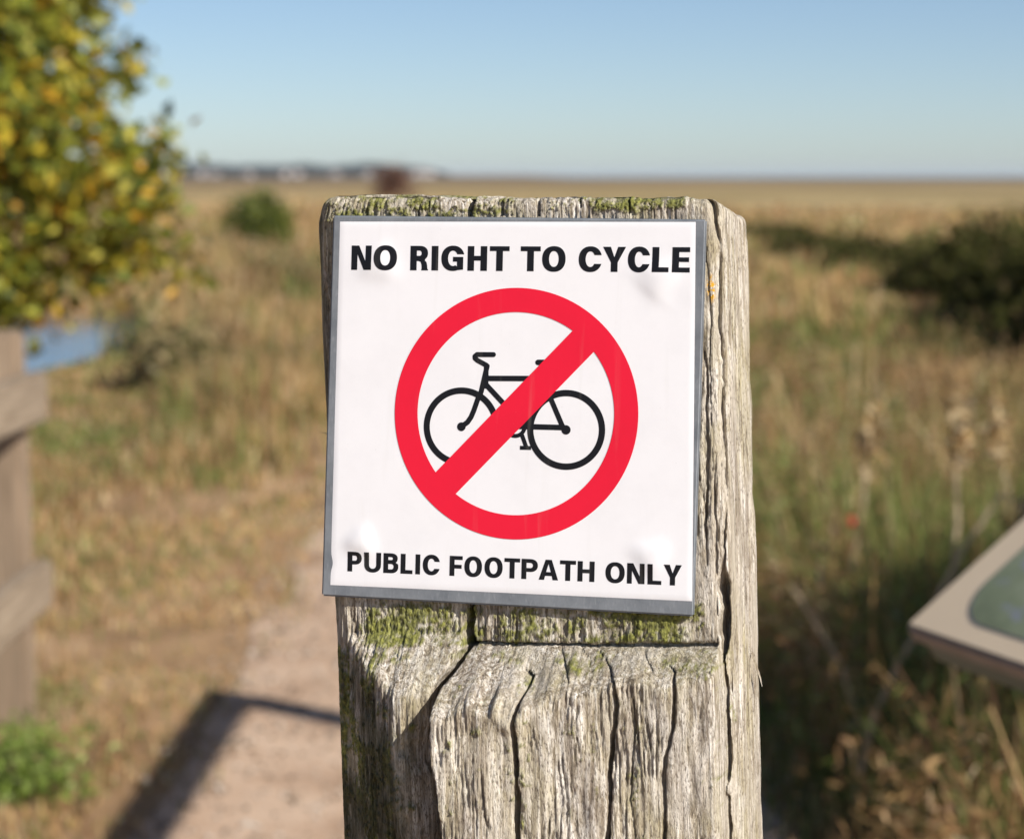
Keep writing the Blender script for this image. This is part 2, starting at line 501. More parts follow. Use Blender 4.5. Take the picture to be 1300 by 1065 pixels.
# front relief by a height field, other faces by grain along the trunk
F_, MOSS = post_height(UU, VV)
wfront = sst(0.15, 0.75, snn)[None, :]
AL = arcl[None, :] + 0 * T
side = (fbm(AL / 1.6, VV / 34, 141, 4, 0.6) - 0.5) * 1.5 - np.clip(0.22 - np.abs(fbm(AL / 5, VV / 90, 143, 3) - 0.5) * 2, 0, 1) * 7 + (fbm(AL / 25, VV / 160, 145, 2) - .5) * 2.5
rnd = 5.0 * (1 - np.sqrt(np.clip(1 - (1 + np.clip(T, -5, 0) / 5.0) ** 2, 0, 1)))     # rounded rim
wob = np.interp(VV, [-1300, -200, -100, 40, 90, 100], [0, 5.5, 4.5, 1.0, 1.0, 3.5])         # left side wavers down the trunk
lefty = sst(-55, -88, su)[None, :]
disp = side * (1 - wfront) - rnd
Pu = UU + disp * snu[None, :] + wob * lefty
Pn = sn[None, :] + disp * snn[None, :] + F_ * wfront * np.minimum(1, np.maximum(snn, 0)[None, :] + 0.2)
V = np.stack([Pu, VV, Pn], -1)
nc = len(su); nr = len(rows)
faces = [grid_faces(nr, nc, True)[:, ::-1]]
# end grain on the top
caps = [V.reshape(-1, 3)]
mo = [MOSS.ravel() * (snn[None, :] > 0.1 * np.ones_like(T)).ravel()]
base = nr * nc
prev = np.arange(nc)
c0 = V[0].mean(0)
ring_n = 16
for k in range(1, ring_n + 1):
    s = 1 - k / (ring_n + 0.5)
    ring = c0 + (V[0] - c0) * s
    ring[:, 1] = V[0][:, 1] * s + (96.4 - 0.054 * ring[:, 0]) * (1 - s) + 0.6 * sst(1, .8, s) - 2.5 * np.abs(fbm(ring[:, 0] / 9, ring[:, 2] / 9, 161, 3) - .5)
    caps.append(ring)
    mo.append(sst(.45, .62, fbm(ring[:, 0] / 8, ring[:, 2] / 8, 163, 3)) * .8)
    cur = base + (k - 1) * nc + np.arange(nc)
    faces.append(np.stack([prev, np.roll(prev, -1), np.roll(cur, -1), cur], -1))
    prev = cur
faces.append(prev[None, :])
V = np.concatenate(caps) / 1000.0
lich = np.exp(-(((V[:, 0] * 1000 - 91.5) / 1.6) ** 2 + ((V[:, 1] * 1000 - 51.5) / 5.5) ** 2))
vu, vv = V[:, 0] * 1000, V[:, 1] * 1000
ALG_SHADE = sst(-38, -52, vu - 8 * (fbm(vu / 9, vv / 22, 171, 3) - .5)) * sst(-96, -112, vv + .55 * (vu + 88)) * sst(.30, .62, fbm(vu / 7, vv / 30, 173, 4, .6))  # olive stain on the left facet, with painted shade to deepen its dark side
ALG_SHADE = np.maximum(ALG_SHADE, .8 * sst(-78, -90, vu) * sst(.35, .6, fbm(vu / 3, vv / 26, 175, 3)))
me = mesh_np('old_post', V, faces, extra={'moss': np.concatenate(mo), 'lichen': lich, 'algae_shade': ALG_SHADE})

t = NT('weathered_oak')
g1 = t.noise(1.0, t.obj((620, 22, 620)), 6, 0.62, 0.4)
g2 = t.noise(1.0, t.obj((170, 9, 170)), 4, 0.6, 0.5)
g3 = t.noise(1.0, t.obj((38, 16, 38)), 4, 0.6)
fine = t.noise(1.0, t.obj((1500, 420, 1500)), 3, 0.6)
c = t.ramp(g1, [(0.31, (0.09, 0.068, 0.045)), (0.41, (0.30, 0.245, 0.175)), (0.51, (0.55, 0.485, 0.39)), (0.62, (0.76, 0.71, 0.63))])
c = t.mix(t.ramp(g2, [(0.36, 0.75), (0.52, 0.0)]), c, (0.21, 0.165, 0.125), 'MIX')
c = t.mix(t.ramp(g3, [(0.42, 0.0), (0.68, 0.6)]), c, (0.42, 0.37, 0.21))
g4 = t.noise(1.0, t.obj((60, 30, 60)), 5, 0.65, 0.8)
c = t.mix(t.ramp(g4, [(0.50, 0.0), (0.66, 0.75)]), c, t.mix(t.ramp(g1, [(.35, 0.0), (.6, 1.0)]), (0.40, 0.35, 0.29), (0.74, 0.69, 0.61)))
g5 = t.noise(1.0, t.obj((240, 55, 240)), 4, 0.7, 0.6)
c = t.mix(t.ramp(g5, [(0.34, 0.85), (0.46, 0.0)]), c, (0.15, 0.12, 0.08))
c = t.mix(t.ramp(fine, [(0.36, 0.8), (0.46, 0.0)]), c, (0.13, 0.10, 0.075))
worn = t.noise(1.0, t.obj((45, 20, 45)), 3, 0.5)
c = t.mix(t.ramp(worn, [(0.5, 0.0), (0.68, 0.65)]), c, (0.50, 0.445, 0.36))
am = t.attr('moss')
mn = t.noise(420.0, t.obj(), 3, 0.6)
mc = t.ramp(mn, [(0.3, (0.055, 0.06, 0.012)), (0.5, (0.17, 0.175, 0.03)), (0.7, (0.33, 0.33, 0.07))])
c = t.mix(t.math('MULTIPLY', am.outputs['Fac'], 0.9), c, mc)
c = t.mix(t.math('MULTIPLY', t.attr('algae_shade').outputs['Fac'], 0.85), c, t.ramp(g1, [(.35, (.035, .034, .018)), (.6, (.10, .095, .05)), (.72, (.26, .24, .18))]))  # stain colour darkened to carry shade as well
al = t.attr('lichen')
lf = t.math('MULTIPLY', t.ramp(al.outputs['Fac'], [(0.15, 0.0), (0.5, 1.0)]), t.ramp(t.noise(700.0, t.obj(), 2), [(0.45, 0.0), (0.55, 1.0)]))
c = t.mix(lf, c, (0.62, 0.33, 0.03))
hb = t.math('ADD', g1, t.math('MULTIPLY', fine, 0.5))
t.bsdf(c, 0.9, bump=hb, bdist=0.0014, bstr=1.0, spec=0.2)
M['oak'] = t.m
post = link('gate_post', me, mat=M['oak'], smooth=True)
post.matrix_world = frame(AX_U, AX_V, AX_N, ORG)
tag(post, 'thick weathered mossy wooden post with deep cracks carrying the square sign', 'post')
# loose splinters standing off the edges
def sliver(name, pts, r, parent, mat):
    bm = bmesh.new()
    loops = []
    for i, (q, rr) in enumerate(zip(pts, r)):
        loops.append([bm.verts.new(Vector(q) + Vector((rr * math.cos(a), 0, rr * math.sin(a)))) for a in (0, 2.1, 4.2)])
    for a, b in zip(loops, loops[1:]):
        for k in range(3):
            bm.faces.new((a[k], a[(k + 1) % 3], b[(k + 1) % 3], b[k]))
    me = bpy.data.meshes.new(name); bm.to_mesh(me); bm.free()
    return link(name, me, parent, mat)
for pts in ([(.0960, -.114, -.062), (.0985, -.121, -.060), (.1002, -.126, -.060), (.1010, -.130, -.060)],
            [(-.086, -.010, -.012), (-.0915, -.0075, -.010), (-.0945, -.0068, -.009), (-.0955, -.0068, -.009)],
            [(-.085, -.090, -.012), (-.0875, -.0935, -.010), (-.0878, -.0965, -.009), (-.0882, -.098, -.009)],
            [(-.087, -.030, -.012), (-.0895, -.027, -.010), (-.0905, -.022, -.009), (-.0908, -.020, -.009)]):
    sliver('splinter', pts, (.0012, .0007, .0004, .0001), post, M['oak'])

# ------------------------------------------------------------------ the sign
roll = R(3.4)
SU = AX_U * math.cos(roll) - AX_V * math.sin(roll)
SV = AX_V * math.cos(roll) + AX_U * math.sin(roll)
sign = bpy.data.objects.new('prohibition_sign', None)
COL.objects.link(sign)
sign.matrix_world = frame(SU, SV, AX_N, ORG)
tag(sign, 'square white sign with red no cycling ring fixed to the weathered post', 'sign')

t = NT('grey_metal')
n1 = t.noise(60, t.obj(), 5, 0.6); n2 = t.noise(900, t.obj((1, .3, 1)), 3)
c = t.ramp(n1, [(0.3, (0.14, 0.155, 0.17)), (0.7, (0.235, 0.25, 0.265))])
c = t.mix(t.ramp(n2, [(0.55, 0.0), (0.75, 0.35)]), c, (0.33, 0.34, 0.35))
t.bsdf(c, 0.5, bump=n2, bdist=0.0002, bstr=0.4, spec=0.4)
M['plate'] = t.m
def mat_vinyl(name, col, wear):
    t = NT(name)
    n1 = t.noise(28, t.obj(), 6, 0.65); n2 = t.noise(520, t.obj(), 3, 0.7)
    c = t.mix(t.ramp(n1, [(0.45, 0.0), (0.75, 1.0)]), col, tuple(x * 0.94 for x in col))
    c = t.mix(t.ramp(n2, [(0.735, 0.0), (0.75, 1.0)]), c, wear)
    st = t.noise(1.0, t.obj((170, 9, 170)), 4, 0.6, 0.6)
    c = t.mix(t.ramp(st, [(0.60, 0.0), (0.80, 0.10)]), c, (0.50, 0.48, 0.40))
    r = t.math('MULTIPLY_ADD', n1, 0.2); 
    t.bsdf(c, 0.38, bump=n1, bdist=0.0004, bstr=0.25, spec=0.28)
    return t.m
M['white'] = mat_vinyl('white_vinyl', (0.85, 0.84, 0.845), (0.62, 0.61, 0.60))
M['red'] = mat_vinyl('red_print', (0.79, 0.012, 0.040), (0.80, 0.10, 0.12))
M['black'] = mat_vinyl('black_print', (0.009, 0.009, 0.011), (0.13, 0.13, 0.13))

pw, ph = 0.172, 0.1737
bm = bmesh.new()
bmesh.ops.create_cube(bm, size=1)
for v in bm.verts:
    v.co = (v.co.x * pw, v.co.y * ph, 0.0025 + v.co.z * 0.003)
bmesh.ops.bevel(bm, geom=bm.edges[:], offset=0.0008, segments=3, affect='EDGES')
me = bpy.data.meshes.new('backing_plate'); bm.to_mesh(me); bm.free()
link('backing_plate', me, sign, M['plate'])

BUMPS = [(-62.5, 65.5, 8.0, 0.9), (66.0, 60.5, 8.0, 1.0), (-68.5, -60.5, 6.0, 1.25), (65.5, -62.0, 7.0, 1.0)]
def bump_z(x, y):
    """x, y in mm on the sheet -> height in mm of the sheet over the plate"""
    z = 0.25 * (fbm(x / 38.0 + 9, y / 38.0 + 4, 201, 2) - 0.5)
    for bx, by, s, h in BUMPS:
        r = np.hypot(x - bx, (y - by) * 1.05) / s
        r = r * (1 + 0.12 * np.sin(3 * np.arctan2(y - by, x - bx) + bx))
        z = z + h * np.exp(-r ** 2.6)
    # faint crease under the last word of the heading
    dcr = np.abs((x - 60) * 0.6 + (y - 57) * 0.8)
    z = z + 0.14 * np.exp(-(dcr / 2.2) ** 2) * np.exp(-(((x - 62) / 10) ** 2))
    return z + 0.25
# sheet
corn = np.array([(-81.69, 84.7), (82.16, 84.91), (84.48, -80.9), (-82.55, -80.9)])
k = 120
s_, t_ = np.meshgrid(np.linspace(0, 1, k), np.linspace(0, 1, k))
XY = (corn[3] * ((1 - s_) * (1 - t_))[..., None] + corn[2] * (s_ * (1 - t_))[..., None] + corn[1] * (s_ * t_)[..., None] + corn[0] * ((1 - s_) * t_)[..., None])
XY[..., 0] -= (0.9 * np.exp(-((XY[..., 1] + 71) / 3.0) ** 2) * (1 - s_) ** 8) * -1     # lifted nick low on the left edge
ez = bump_z(XY[..., 0], XY[..., 1])
edge = np.minimum(np.minimum(s_, 1 - s_), np.minimum(t_, 1 - t_)) < 1e-6
ez = np.where(edge, 0.03, ez)
V = np.stack([XY[..., 0], XY[..., 1], ez], -1).reshape(-1, 3) / 1000
sheet = link('face_sheet', mesh_np('face_sheet', V, grid_faces(k, k)), sign, M['white'], True)
sheet.matrix_local = Matrix.Translation((0, 0, 0.004)) @ Matrix.Rotation(R(0.5), 4, 'Z')

def flat_print(name, polys, mat, lift, cell=2.0, dz=0.0):
    """polys: list of (outer, [holes]) in mm -> thin print that follows the sheet"""
    bm = bmesh.new()
    for q, (outer, holes) in enumerate(polys):
        loops = [[Vector((x, y, 0)) for x, y in outer]] + [[Vector((x, y, 0)) for x, y in h] for h in holes]
        flat = [p for l in loops for p in l]
        vs = [bm.verts.new((p.x, p.y, q * dz)) for p in flat]
        for a, b, c in tessellate_polygon(loops):
            if len({a, b, c}) < 3: continue
            try: bm.faces.new((vs[a], vs[b], vs[c]))
            except ValueError: pass
    xs = [v.co.x for v in bm.verts]; ys = [v.co.y for v in bm.verts]
    for lo, hi, ax in ((min(xs), max(xs), 0), (min(ys), max(ys), 1)):
        c = math.ceil(lo / cell) * cell
        while c < hi:
            co = [0, 0, 0]; no = [0, 0, 0]; co[ax] = c; no[ax] = 1
            bmesh.ops.bisect_plane(bm, geom=bm.verts[:] + bm.edges[:] + bm.faces[:], plane_co=co, plane_no=no, dist=1e-5)
            c += cell
    bm.normal_update()
    bmesh.ops.recalc_face_normals(bm, faces=bm.faces[:])
    for f in bm.faces:
        if f.normal.z < 0: f.normal_flip()
    X = np.array([v.co.x for v in bm.verts]); Y = np.array([v.co.y for v in bm.verts])
    Z = bump_z(X, Y) + lift
    for v, z in zip(bm.verts, Z):
        v.co = (v.co.x / 1000, v.co.y / 1000, (z + v.co.z) / 1000)
    me = bpy.data.meshes.new(name); bm.to_mesh(me); bm.free()
    return link(name, me, sheet, mat)

def ell(cx, cy, rx, ry, a0, a1, n=24, p=2.0):
    o = []
    for a in np.linspace(R(a0), R(a1), n):
        c, s = math.cos(a), math.sin(a)
        o.append((cx + rx * math.copysign(abs(c) ** (2 / p), c), cy + ry * math.copysign(abs(s) ** (2 / p), s)))
    return o

def glyph(ch, w, h, s, t):
    """bold capitals: width, height, stem and bar thickness -> polygons with holes"""
    if ch == 'I':
        return [([(0, 0), (w, 0), (w, h), (0, h)], [])]
    if ch == 'N':
        k = s * 1.18
        return [([(0, 0), (0, h), (k, h), (w - s * .95, h * .36), (w - s * .95, h), (w, h), (w, 0), (w - k, 0), (s * .95, h * .64), (s * .95, 0)], [])]
    if ch == 'H':
        a = h * .5 - t / 2 + .01 * h; b = a + t
        return [([(0, 0), (0, h), (s, h), (s, b), (w - s, b), (w - s, h), (w, h), (w, 0), (w - s, 0), (w - s, a), (s, a), (s, 0)], [])]
    if ch == 'T':
        c = w / 2
        return [([(0, h), (w, h), (w, h - t), (c + s / 2, h - t), (c + s / 2, 0), (c - s / 2, 0), (c - s / 2, h - t), (0, h - t)], [])]
    if ch == 'L':
        return [([(0, 0), (0, h), (s, h), (s, t), (w, t), (w, 0)], [])]
    if ch == 'E':
        a = h * .5 - t * .45; b = a + t * .95
        return [([(0, 0), (0, h), (w, h), (w, h - t), (s, h - t), (s, b), (w * .95, b), (w * .95, a), (s, a), (s, t), (w, t), (w, 0)], [])]
    if ch == 'F':
        a = h * .47 - t * .5; b = a + t
        return [([(0, 0), (0, h), (w, h), (w, h - t), (s, h - t), (s, b), (w * .93, b), (w * .93, a), (s, a), (s, 0)], [])]
    if ch == 'Y':
        c = w / 2; d = s * 1.16
        return [([(0, h), (d, h), (c, h * .58), (w - d, h), (w, h), (c + s / 2, h * .38), (c + s / 2, 0), (c - s / 2, 0), (c - s / 2, h * .38)], [])]
    if ch == 'A':
        tw = s * 1.22; ap = w / 2 - tw / 2; d = s * 1.08
        y0 = h * .2; y1 = y0 + t
        inner = lambda y: d + (w / 2 - d) * y / (h * .86)
        return [([(0, 0), (ap, h), (w - ap, h), (w, 0), (w - d, 0), (w - inner(y0), y0), (inner(y0), y0), (d, 0)],
                 [[(inner(y1), y1), (w / 2, h * .80), (w - inner(y1), y1)]])]
    if ch == 'O':
        return [(ell(w / 2, h / 2, w / 2, h * .515, 0, 360, 61, 2.25)[:-1], [ell(w / 2, h / 2, w / 2 - s * 1.03, h * .515 - t * 1.02, 0, 360, 49, 2.15)[:-1]])]
    if ch in 'CG':
        yt, yb = (.665 * h, .315 * h)
        rx, ry = w * .53, h * .515; cx = rx; cy = h / 2
        ix, iy = rx - s * 1.03, ry - t * 1.05
        def ang(r, y, p): return math.degrees(math.asin(min(1, (abs(y - cy) / r) ** (p / 2))))
        ot, it = ang(ry, yt, 2.2), ang(iy, yt, 2.1)
        if ch == 'C':
            ob, ib = ang(ry, yb, 2.2), ang(iy, yb, 2.1)
            outer = ell(cx, cy, rx, ry, ot, 360 - ob, 48, 2.2)
            inn = ell(cx, cy, ix, iy, 360 - ib, it, 40, 2.1)
            return [(outer + inn, [])]
        outer = ell(cx, cy, rx, ry, ot, 292, 44, 2.2)
        inn = ell(cx, cy, ix, iy, 298, it, 36, 2.1)
        yb1 = h * .56; yb0 = yb1 - t
        return [(outer + [(w, h * .045), (w, yb1), (w * .53, yb1), (w * .53, yb0), (w - s * .95, yb0), (w - s * .95, h * .17)] + inn, [])]
    if ch == 'U':
        r = w / 2
        out_ = [(0, h)] + [(x, y) for x, y in ell(r, r * .86, r, r * .88, 180, 360, 26, 2.2)] + [(w, h), (w - s, h)]
        inn = [(x, y) for x, y in ell(r, r * .86, r - s, r * .88 - t, 360, 180, 22, 2.1)] + [(s, h)]
        return [(out_ + inn, [])]
    def bowl(y0, y1, w_, k=.52):
        cy = (y0 + y1) / 2; ry = (y1 - y0) / 2; cx = w_ * k
        o = ell(cx, cy, w_ - cx, ry, 90, -90, 22, 2.3)
        i = ell(cx, cy, w_ - cx - s * .98, ry - t, 90, -90, 18, 2.2)
        return o, [(s, y1 - t)] + i + [(s, y0 + t)]
    if ch == 'P':
        o, i = bowl(h * .36, h, w)
        return [([(0, 0), (0, h)] + o + [(s, h * .36), (s, 0)], [i])]
    if ch == 'B':
        o1, i1 = bowl(h * .47, h, w * .95); o2, i2 = bowl(0, h * .47 + t * .95, w)
        # one outline: upper bowl then lower bowl
        up = [q for q in o1 if q[1] > h * .52]; lo = [q for q in o2 if q[1] < h * .49]
        return [([(0, 0), (0, h)] + up + lo, [i1, i2])]
    if ch == 'R':
        o, i = bowl(h * .40, h, w * .97)
        o = [q for q in o if q[1] > h * .455]
        leg = [(w * .80, h * .41), (w * .90, h * .33), (w * .935, h * .2), (w * .95, h * .08), (w, 0), (w - s * 1.08, 0), (w * .635, h * .1), (w * .62, h * .24), (w * .57, h * .345), (w * .46, h * .38)]
        return [([(0, 0), (0, h)] + o + leg + [(s, h * .38), (s, 0)], [i])]
    raise KeyError(ch)

HEAD = [('N', -75.75, -66.08), ('O', -64.92, -54.04), ('R', -47.78, -39.24), ('I', -37.76, -34.62), ('G', -33.18, -22.94), ('H', -20.92, -11.84), ('T', -10.64, -1.53),
        ('T', 3.62, 12.77), ('O', 13.53, 24.21), ('C', 30.19, 40.15), ('Y', 41.11, 51.47), ('C', 52.38, 61.88), ('L', 63.32, 70.76), ('E', 72.2, 80.06)]
FOOT = [('P', -74.42, -67.64), ('U', -66.43, -58.44), ('B', -57.31, -50.21), ('L', -49.13, -43.47), ('I', -42.13, -39.9), ('C', -38.68, -31.01), ('F', -26.1, -20.03), ('O', -19.18, -10.97), ('O', -9.8, -1.41),
        ('T', -0.64, 6.59), ('P', 7.28, 14.77), ('A', 15.24, 24.14), ('T', 24.86, 32.14), ('H', 32.93, 40.61), ('O', 45.56, 54.22), ('N', 55.28, 63.19), ('L', 64.53, 70.69), ('Y', 71.6, 79.66)]
for words, y0, h, s, tt in ((HEAD, 62.8, 11.05, 3.05, 2.15), (FOOT, -74.3, 9.0, 2.3, 1.72)):
    for ch, a, b in words:
        polys = [([(x + a, y + y0) for x, y in o], [[(x + a, y + y0) for x, y in hh] for hh in hs]) for o, hs in glyph(ch, b - a, h, s, tt)]
        flat_print('letter', polys, M['black'], 0.09)

def capsule(a, b, w):
    a = np.array(a, float); b = np.array(b, float)
    d = (b - a) / (np.linalg.norm(b - a) + 1e-9); ang = math.degrees(math.atan2(d[1], d[0]))
    return (ell(b[0], b[1], w / 2, w / 2, ang - 90, ang + 90, 11) + ell(a[0], a[1], w / 2, w / 2, ang + 90, ang + 270, 11), [])
def strokes(pts, w):
    return [capsule(a, b, w) for a, b in zip(pts, pts[1:])]
def butt(a, b, w):
    a = np.array(a, float); b = np.array(b, float); d = (b - a) / np.linalg.norm(b - a); n = np.array((-d[1], d[0])) * w / 2
    return ([tuple(a + n), tuple(a - n), tuple(b - n), tuple(b + n)], [])
def annulus(c, r1, r0, n=90):
    return (ell(c[0], c[1], r1, r1, 0, 360, n + 1)[:-1], [ell(c[0], c[1], r0, r0, 0, 360, n + 1)[:-1]])
HL, HR = (-22.05, -7.2), (26.2, -7.4)
bike = [annulus(HL, 17.65, 14.8), annulus(HR, 17.75, 14.9)]
bike += [(ell(HL[0], HL[1], 2.0, 2.0, 0, 360, 25)[:-1], []), (ell(HR[0], HR[1], 2.1, 2.1, 0, 360, 25)[:-1], [])]
bike += strokes([(-7.9, 25.4), (-15.6, 25.3), (-16.5, 24.5), (-16.4, 23.6), (-15.3, 22.7), (-11.1, 20.6), (-11.05, 11.2)], 2.25)
bike += strokes([(-10.7, 20.2), (-13.2, 8.6), (-14.6, 5.6), (-16.4, 0.2), (-17.6, -2.7), (-19.2, -5.1), (-22.05, -7.2)], 2.35)
bike += [butt((-11.4, 14.7), (13, 15.1), 2.45)]
bike += [butt((-11.2, 12.1), (8.0, -7.0), 2.4)]
bike += strokes([(12.7, 22.3), (20.2, 22.4)], 2.5)
bike += [butt((16.2, 22.3), (6.9, -7.0), 2.4)]
bike += [butt((14.2, 16.5), (24.9, -6.6), 2.3), butt((4.4, -6.4), (25.8, -6.4), 2.45)]
bike += [annulus((2.9, -6.3), 5.3, 3.5, 40)]
bike += [butt((6.1, -10.2), (8.4, -16.0), 1.9), butt((5.3, -15.9), (10.4, -15.85), 1.75)]
flat_print('bicycle_symbol', bike, M['black'], 0.09, dz=0.0004)

RC, RO, RI = (2.6, -0.75), 56.1, 45.3
ba = R(46.3); off = -0.6; hwid = 6.75
bd = np.array((math.cos(ba), math.sin(ba))); bn = np.array((-bd[1], bd[0]))
holes = []
for sg in (1, -1):
    d0 = sg * hwid - off * 1.0
    al_ = math.acos(abs(d0) / RI)
    basea = ba + math.pi / 2 if sg > 0 else ba - math.pi / 2
    holes.append([(RC[0] + RI * math.cos(a), RC[1] + RI * math.sin(a)) for a in np.linspace(basea - al_, basea + al_, 60)])
flat_print('prohibition_ring', [(ell(RC[0], RC[1], RO, RO, 0, 360, 181)[:-1], holes)], M['red'], 0.17)

# ------------------------------------------------------------------ bits of joinery
def box_mesh(name, sx, sy, sz, bev=0.004, warp=0.0, org=(0, 0, 0), cuts=0):
    bm = bmesh.new()
    bmesh.ops.create_cube(bm, size=1)
    for v in bm.verts: v.co = (v.co.x * sx, v.co.y * sy, v.co.z * sz)
    if bev: bmesh.ops.bevel(bm, geom=bm.edges[:], offset=bev, segments=2, affect='EDGES')
    if cuts:
        ax = [sx, sy, sz].index(max(sx, sy, sz))
        for i in range(1, cuts):
            co = [0, 0, 0]; no = [0, 0, 0]; no[ax] = 1; co[ax] = max(sx, sy, sz) * (i / cuts - .5)
            bmesh.ops.bisect_plane(bm, geom=bm.verts[:] + bm.edges[:] + bm.faces[:], plane_co=co, plane_no=no)
        ph = random.random() * 6
        for v in bm.verts:
            q = v.co[ax] * 5 + ph
            for k in range(3):
                if k != ax: v.co[k] += warp * (math.sin(q + k) + .5 * math.sin(2.7 * q + 2 * k))
    for v in bm.verts: v.co += Vector(org)
    me = bpy.data.meshes.new(name); bm.to_mesh(me); bm.free()
    return me

# low rail fence on the left
f = empty('rail_fence', (-1.10, 4.75, 0))
tag(f, 'low weathered timber rail fence under the yellowing tree', 'fence')
def between(name, a, b, sx, sz, parent, mat, **kw):
    a = Vector(a); b = Vector(b)
    o = link(name, box_mesh(name, sx, (b - a).length, sz, **kw), parent, mat)
    q = (b - a).to_track_quat('Y', 'Z')
    o.rotation_euler = q.to_euler(); o.location = (a + b) / 2
    return o
o = link('post', box_mesh('post', .088, .088, 1.02, .008, .003, (0, 0, .355), 8), f, M['fence_post'])
o = link('post', box_mesh('post', .088, .088, .98, .008, .003, (0.0, 0, .335), 8), f, M['fence_post']); o.location = (0.0, -1.9, 0)
o = link('post', box_mesh('post', .088, .088, .98, .008, .003, (0.0, 0, .335), 8), f, M['fence_post']); o.location = (0.0, -3.8, 0)
between('rail', (0.066, .05, .722), (0.062, -4.1, .79), .040, .108, f, M['rail'], bev=.006, warp=.003, cuts=14)
between('rail', (0.066, .05, .305), (0.062, -4.1, .335), .040, .105, f, M['rail'], bev=.006, warp=.003, cuts=14)

# slanted information board on the right
e1 = Vector((.3765294, -.9264047, 0)); e2 = Vector((.748029, .3040301, .5899308)); en = e1.cross(e2).normalized()
BC = Vector((.398, 2.2, .745))
lect = empty('information_board', (BC + e1 * .45 + e2 * .3).to_tuple()[:2] + (0,))
tag(lect, 'low slanted information board with buff border and green printed panel', 'board')
mtx = frame(e1, e2, en, BC)
inv = Matrix.Translation(-lect.location)
M['buff'] = mat_plain('buff_board', (0.76, 0.60, 0.41), 0.7, 0.07, 12, spec=0.15)
t = NT('board_edge'); n1 = t.noise(30, t.obj((1, 6, 6)), 4)
t.bsdf(t.ramp(n1, [(.3, (.17, .145, .12)), (.7, (.26, .22, .19))]), .7); M['edge'] = t.m
M['darkgreen'] = mat_plain('dark_green_paint', (0.022, 0.05, 0.032), 0.4, 0.3, 9)
t = NT('green_print')
n1 = t.noise(9, t.obj(), 4, .6); n2 = t.noise(17, t.obj((1, 1.6, 1)), 3)
c = t.ramp(n1, [(.3, (.14, .16, .085)), (.5, (.23, .26, .145)), (.7, (.35, .37, .24))])
c = t.mix(t.ramp(n2, [(.56, 0.0), (.62, .75)]), c, (.27, .28, .30))
t.bsdf(c, .35, spec=.4); M['print'] = t.m
LW, LH = .92, .62
o = link('board', box_mesh('board', LW, LH, .022, .003, org=(LW / 2, LH / 2, -.011)), lect, M['edge']); o.matrix_local = inv @ mtx
def rrect(x0, y0, x1, y1, r, z, n=10):
    V = []
    for cx, cy, a in ((x1 - r, y1 - r, 0), (x0 + r, y1 - r, 90), (x0 + r, y0 + r, 180), (x1 - r, y0 + r, 270)):
        for k in range(n + 1):
            b = R(a + 90 * k / n); V.append((cx + r * math.cos(b), cy + r * math.sin(b), z))
    return mesh_np('panel', V, np.arange(len(V))[None, :])
o = link('border_sheet', rrect(.004, .004, LW - .004, LH - .004, .004, .0015), lect, M['buff']); o.matrix_local = inv @ mtx
o = link('printed_panel', rrect(.050, .030, LW - .05, LH - .03, .055, .0030), lect, M['print']); o.matrix_local = inv @ mtx
o = link('under_frame', box_mesh('under_frame', LW - .012, LH - .012, .03, .004, org=(LW / 2, LH / 2, -.0375)), lect, M['darkgreen']); o.matrix_local = inv @ mtx
for s in (.2, .72):
    top = BC + e1 * s + e2 * .33 - en * .05
    o = link('leg', box_mesh('leg', .08, .08, top.z + .30, .006, org=(0, 0, (top.z + .30) / 2 - .30 )), lect, M['darkgreen'])
    o.location = Vector((top.x, top.y, 0)) - lect.location

# unseen timber rail added beyond the right edge to cast the path shadow
H = 1.62
ln = H / math.tan(SUN_EL)
fx = -0.705 + ln * math.sin(SUN_AZ); fy = 5.03 - ln * math.cos(SUN_AZ)
fp = empty('shadow_rail', (fx, fy, 0))
fp.rotation_euler.z = R(-1.5)
tag(fp, 'unseen timber rail on two posts added to cast the path shadow', 'shadow_rail')
link('post', box_mesh('post', .075, .075, H + .22, .006, .001, (0, 0, (H - .38) / 2), 6), fp, M['fence_post'])
o = link('post', box_mesh('post', .075, .075, H + .22, .006, .001, (0, 0, (H - .38) / 2), 6), fp, M['fence_post']); o.location = (0, -1.45, 0)
link('top_rail', box_mesh('top_rail', .04, 1.56, .085, .005, org=(0.0, -.74, H - .0425)), fp, M['rail'])

# ------------------------------------------------------------------ vegetation
def blades_mesh(name, P, h, w, col, lean=0.35, seg=True, tipw=0.15):
    n = len(P)
    yaw = rng.uniform(0, 2 * math.pi, n)
    ly = rng.uniform(0, 2 * math.pi, n)
    ln_ = np.abs(rng.normal(0, lean, n))
    side_ = np.stack([np.cos(yaw), np.sin(yaw), np.zeros(n)], -1) * w[:, None] / 2
    lv = np.stack([np.cos(ly), np.sin(ly), np.zeros(n)], -1)
    up = np.array([0, 0, 1.0])
    mid = P + up * (h * .55)[:, None] * np.cos(ln_ * .5)[:, None] + lv * (h * .55 * np.sin(ln_ * .5))[:, None]
    tip = P + up * (h * np.cos(ln_))[:, None] + lv * (h * np.sin(ln_))[:, None]
    V = np.stack([P - side_, P + side_, mid - side_ * .8, mid + side_ * .8, tip - side_ * tipw, tip + side_ * tipw], 1).reshape(-1, 3)
    b = np.arange(n)[:, None] * 6
    F = np.concatenate([b + np.array([[0, 1, 3, 2]]), b + np.array([[2, 3, 5, 4]])])
    C = np.repeat(col, 6, 0)
    return mesh_np(name, V, F, col=C)

def pick(cols, probs, n):
    cols = np.array(cols); i = rng.choice(len(cols), n, p=np.array(probs) / np.sum(probs))
    return cols[i] * rng.uniform(.75, 1.25, (n, 1))

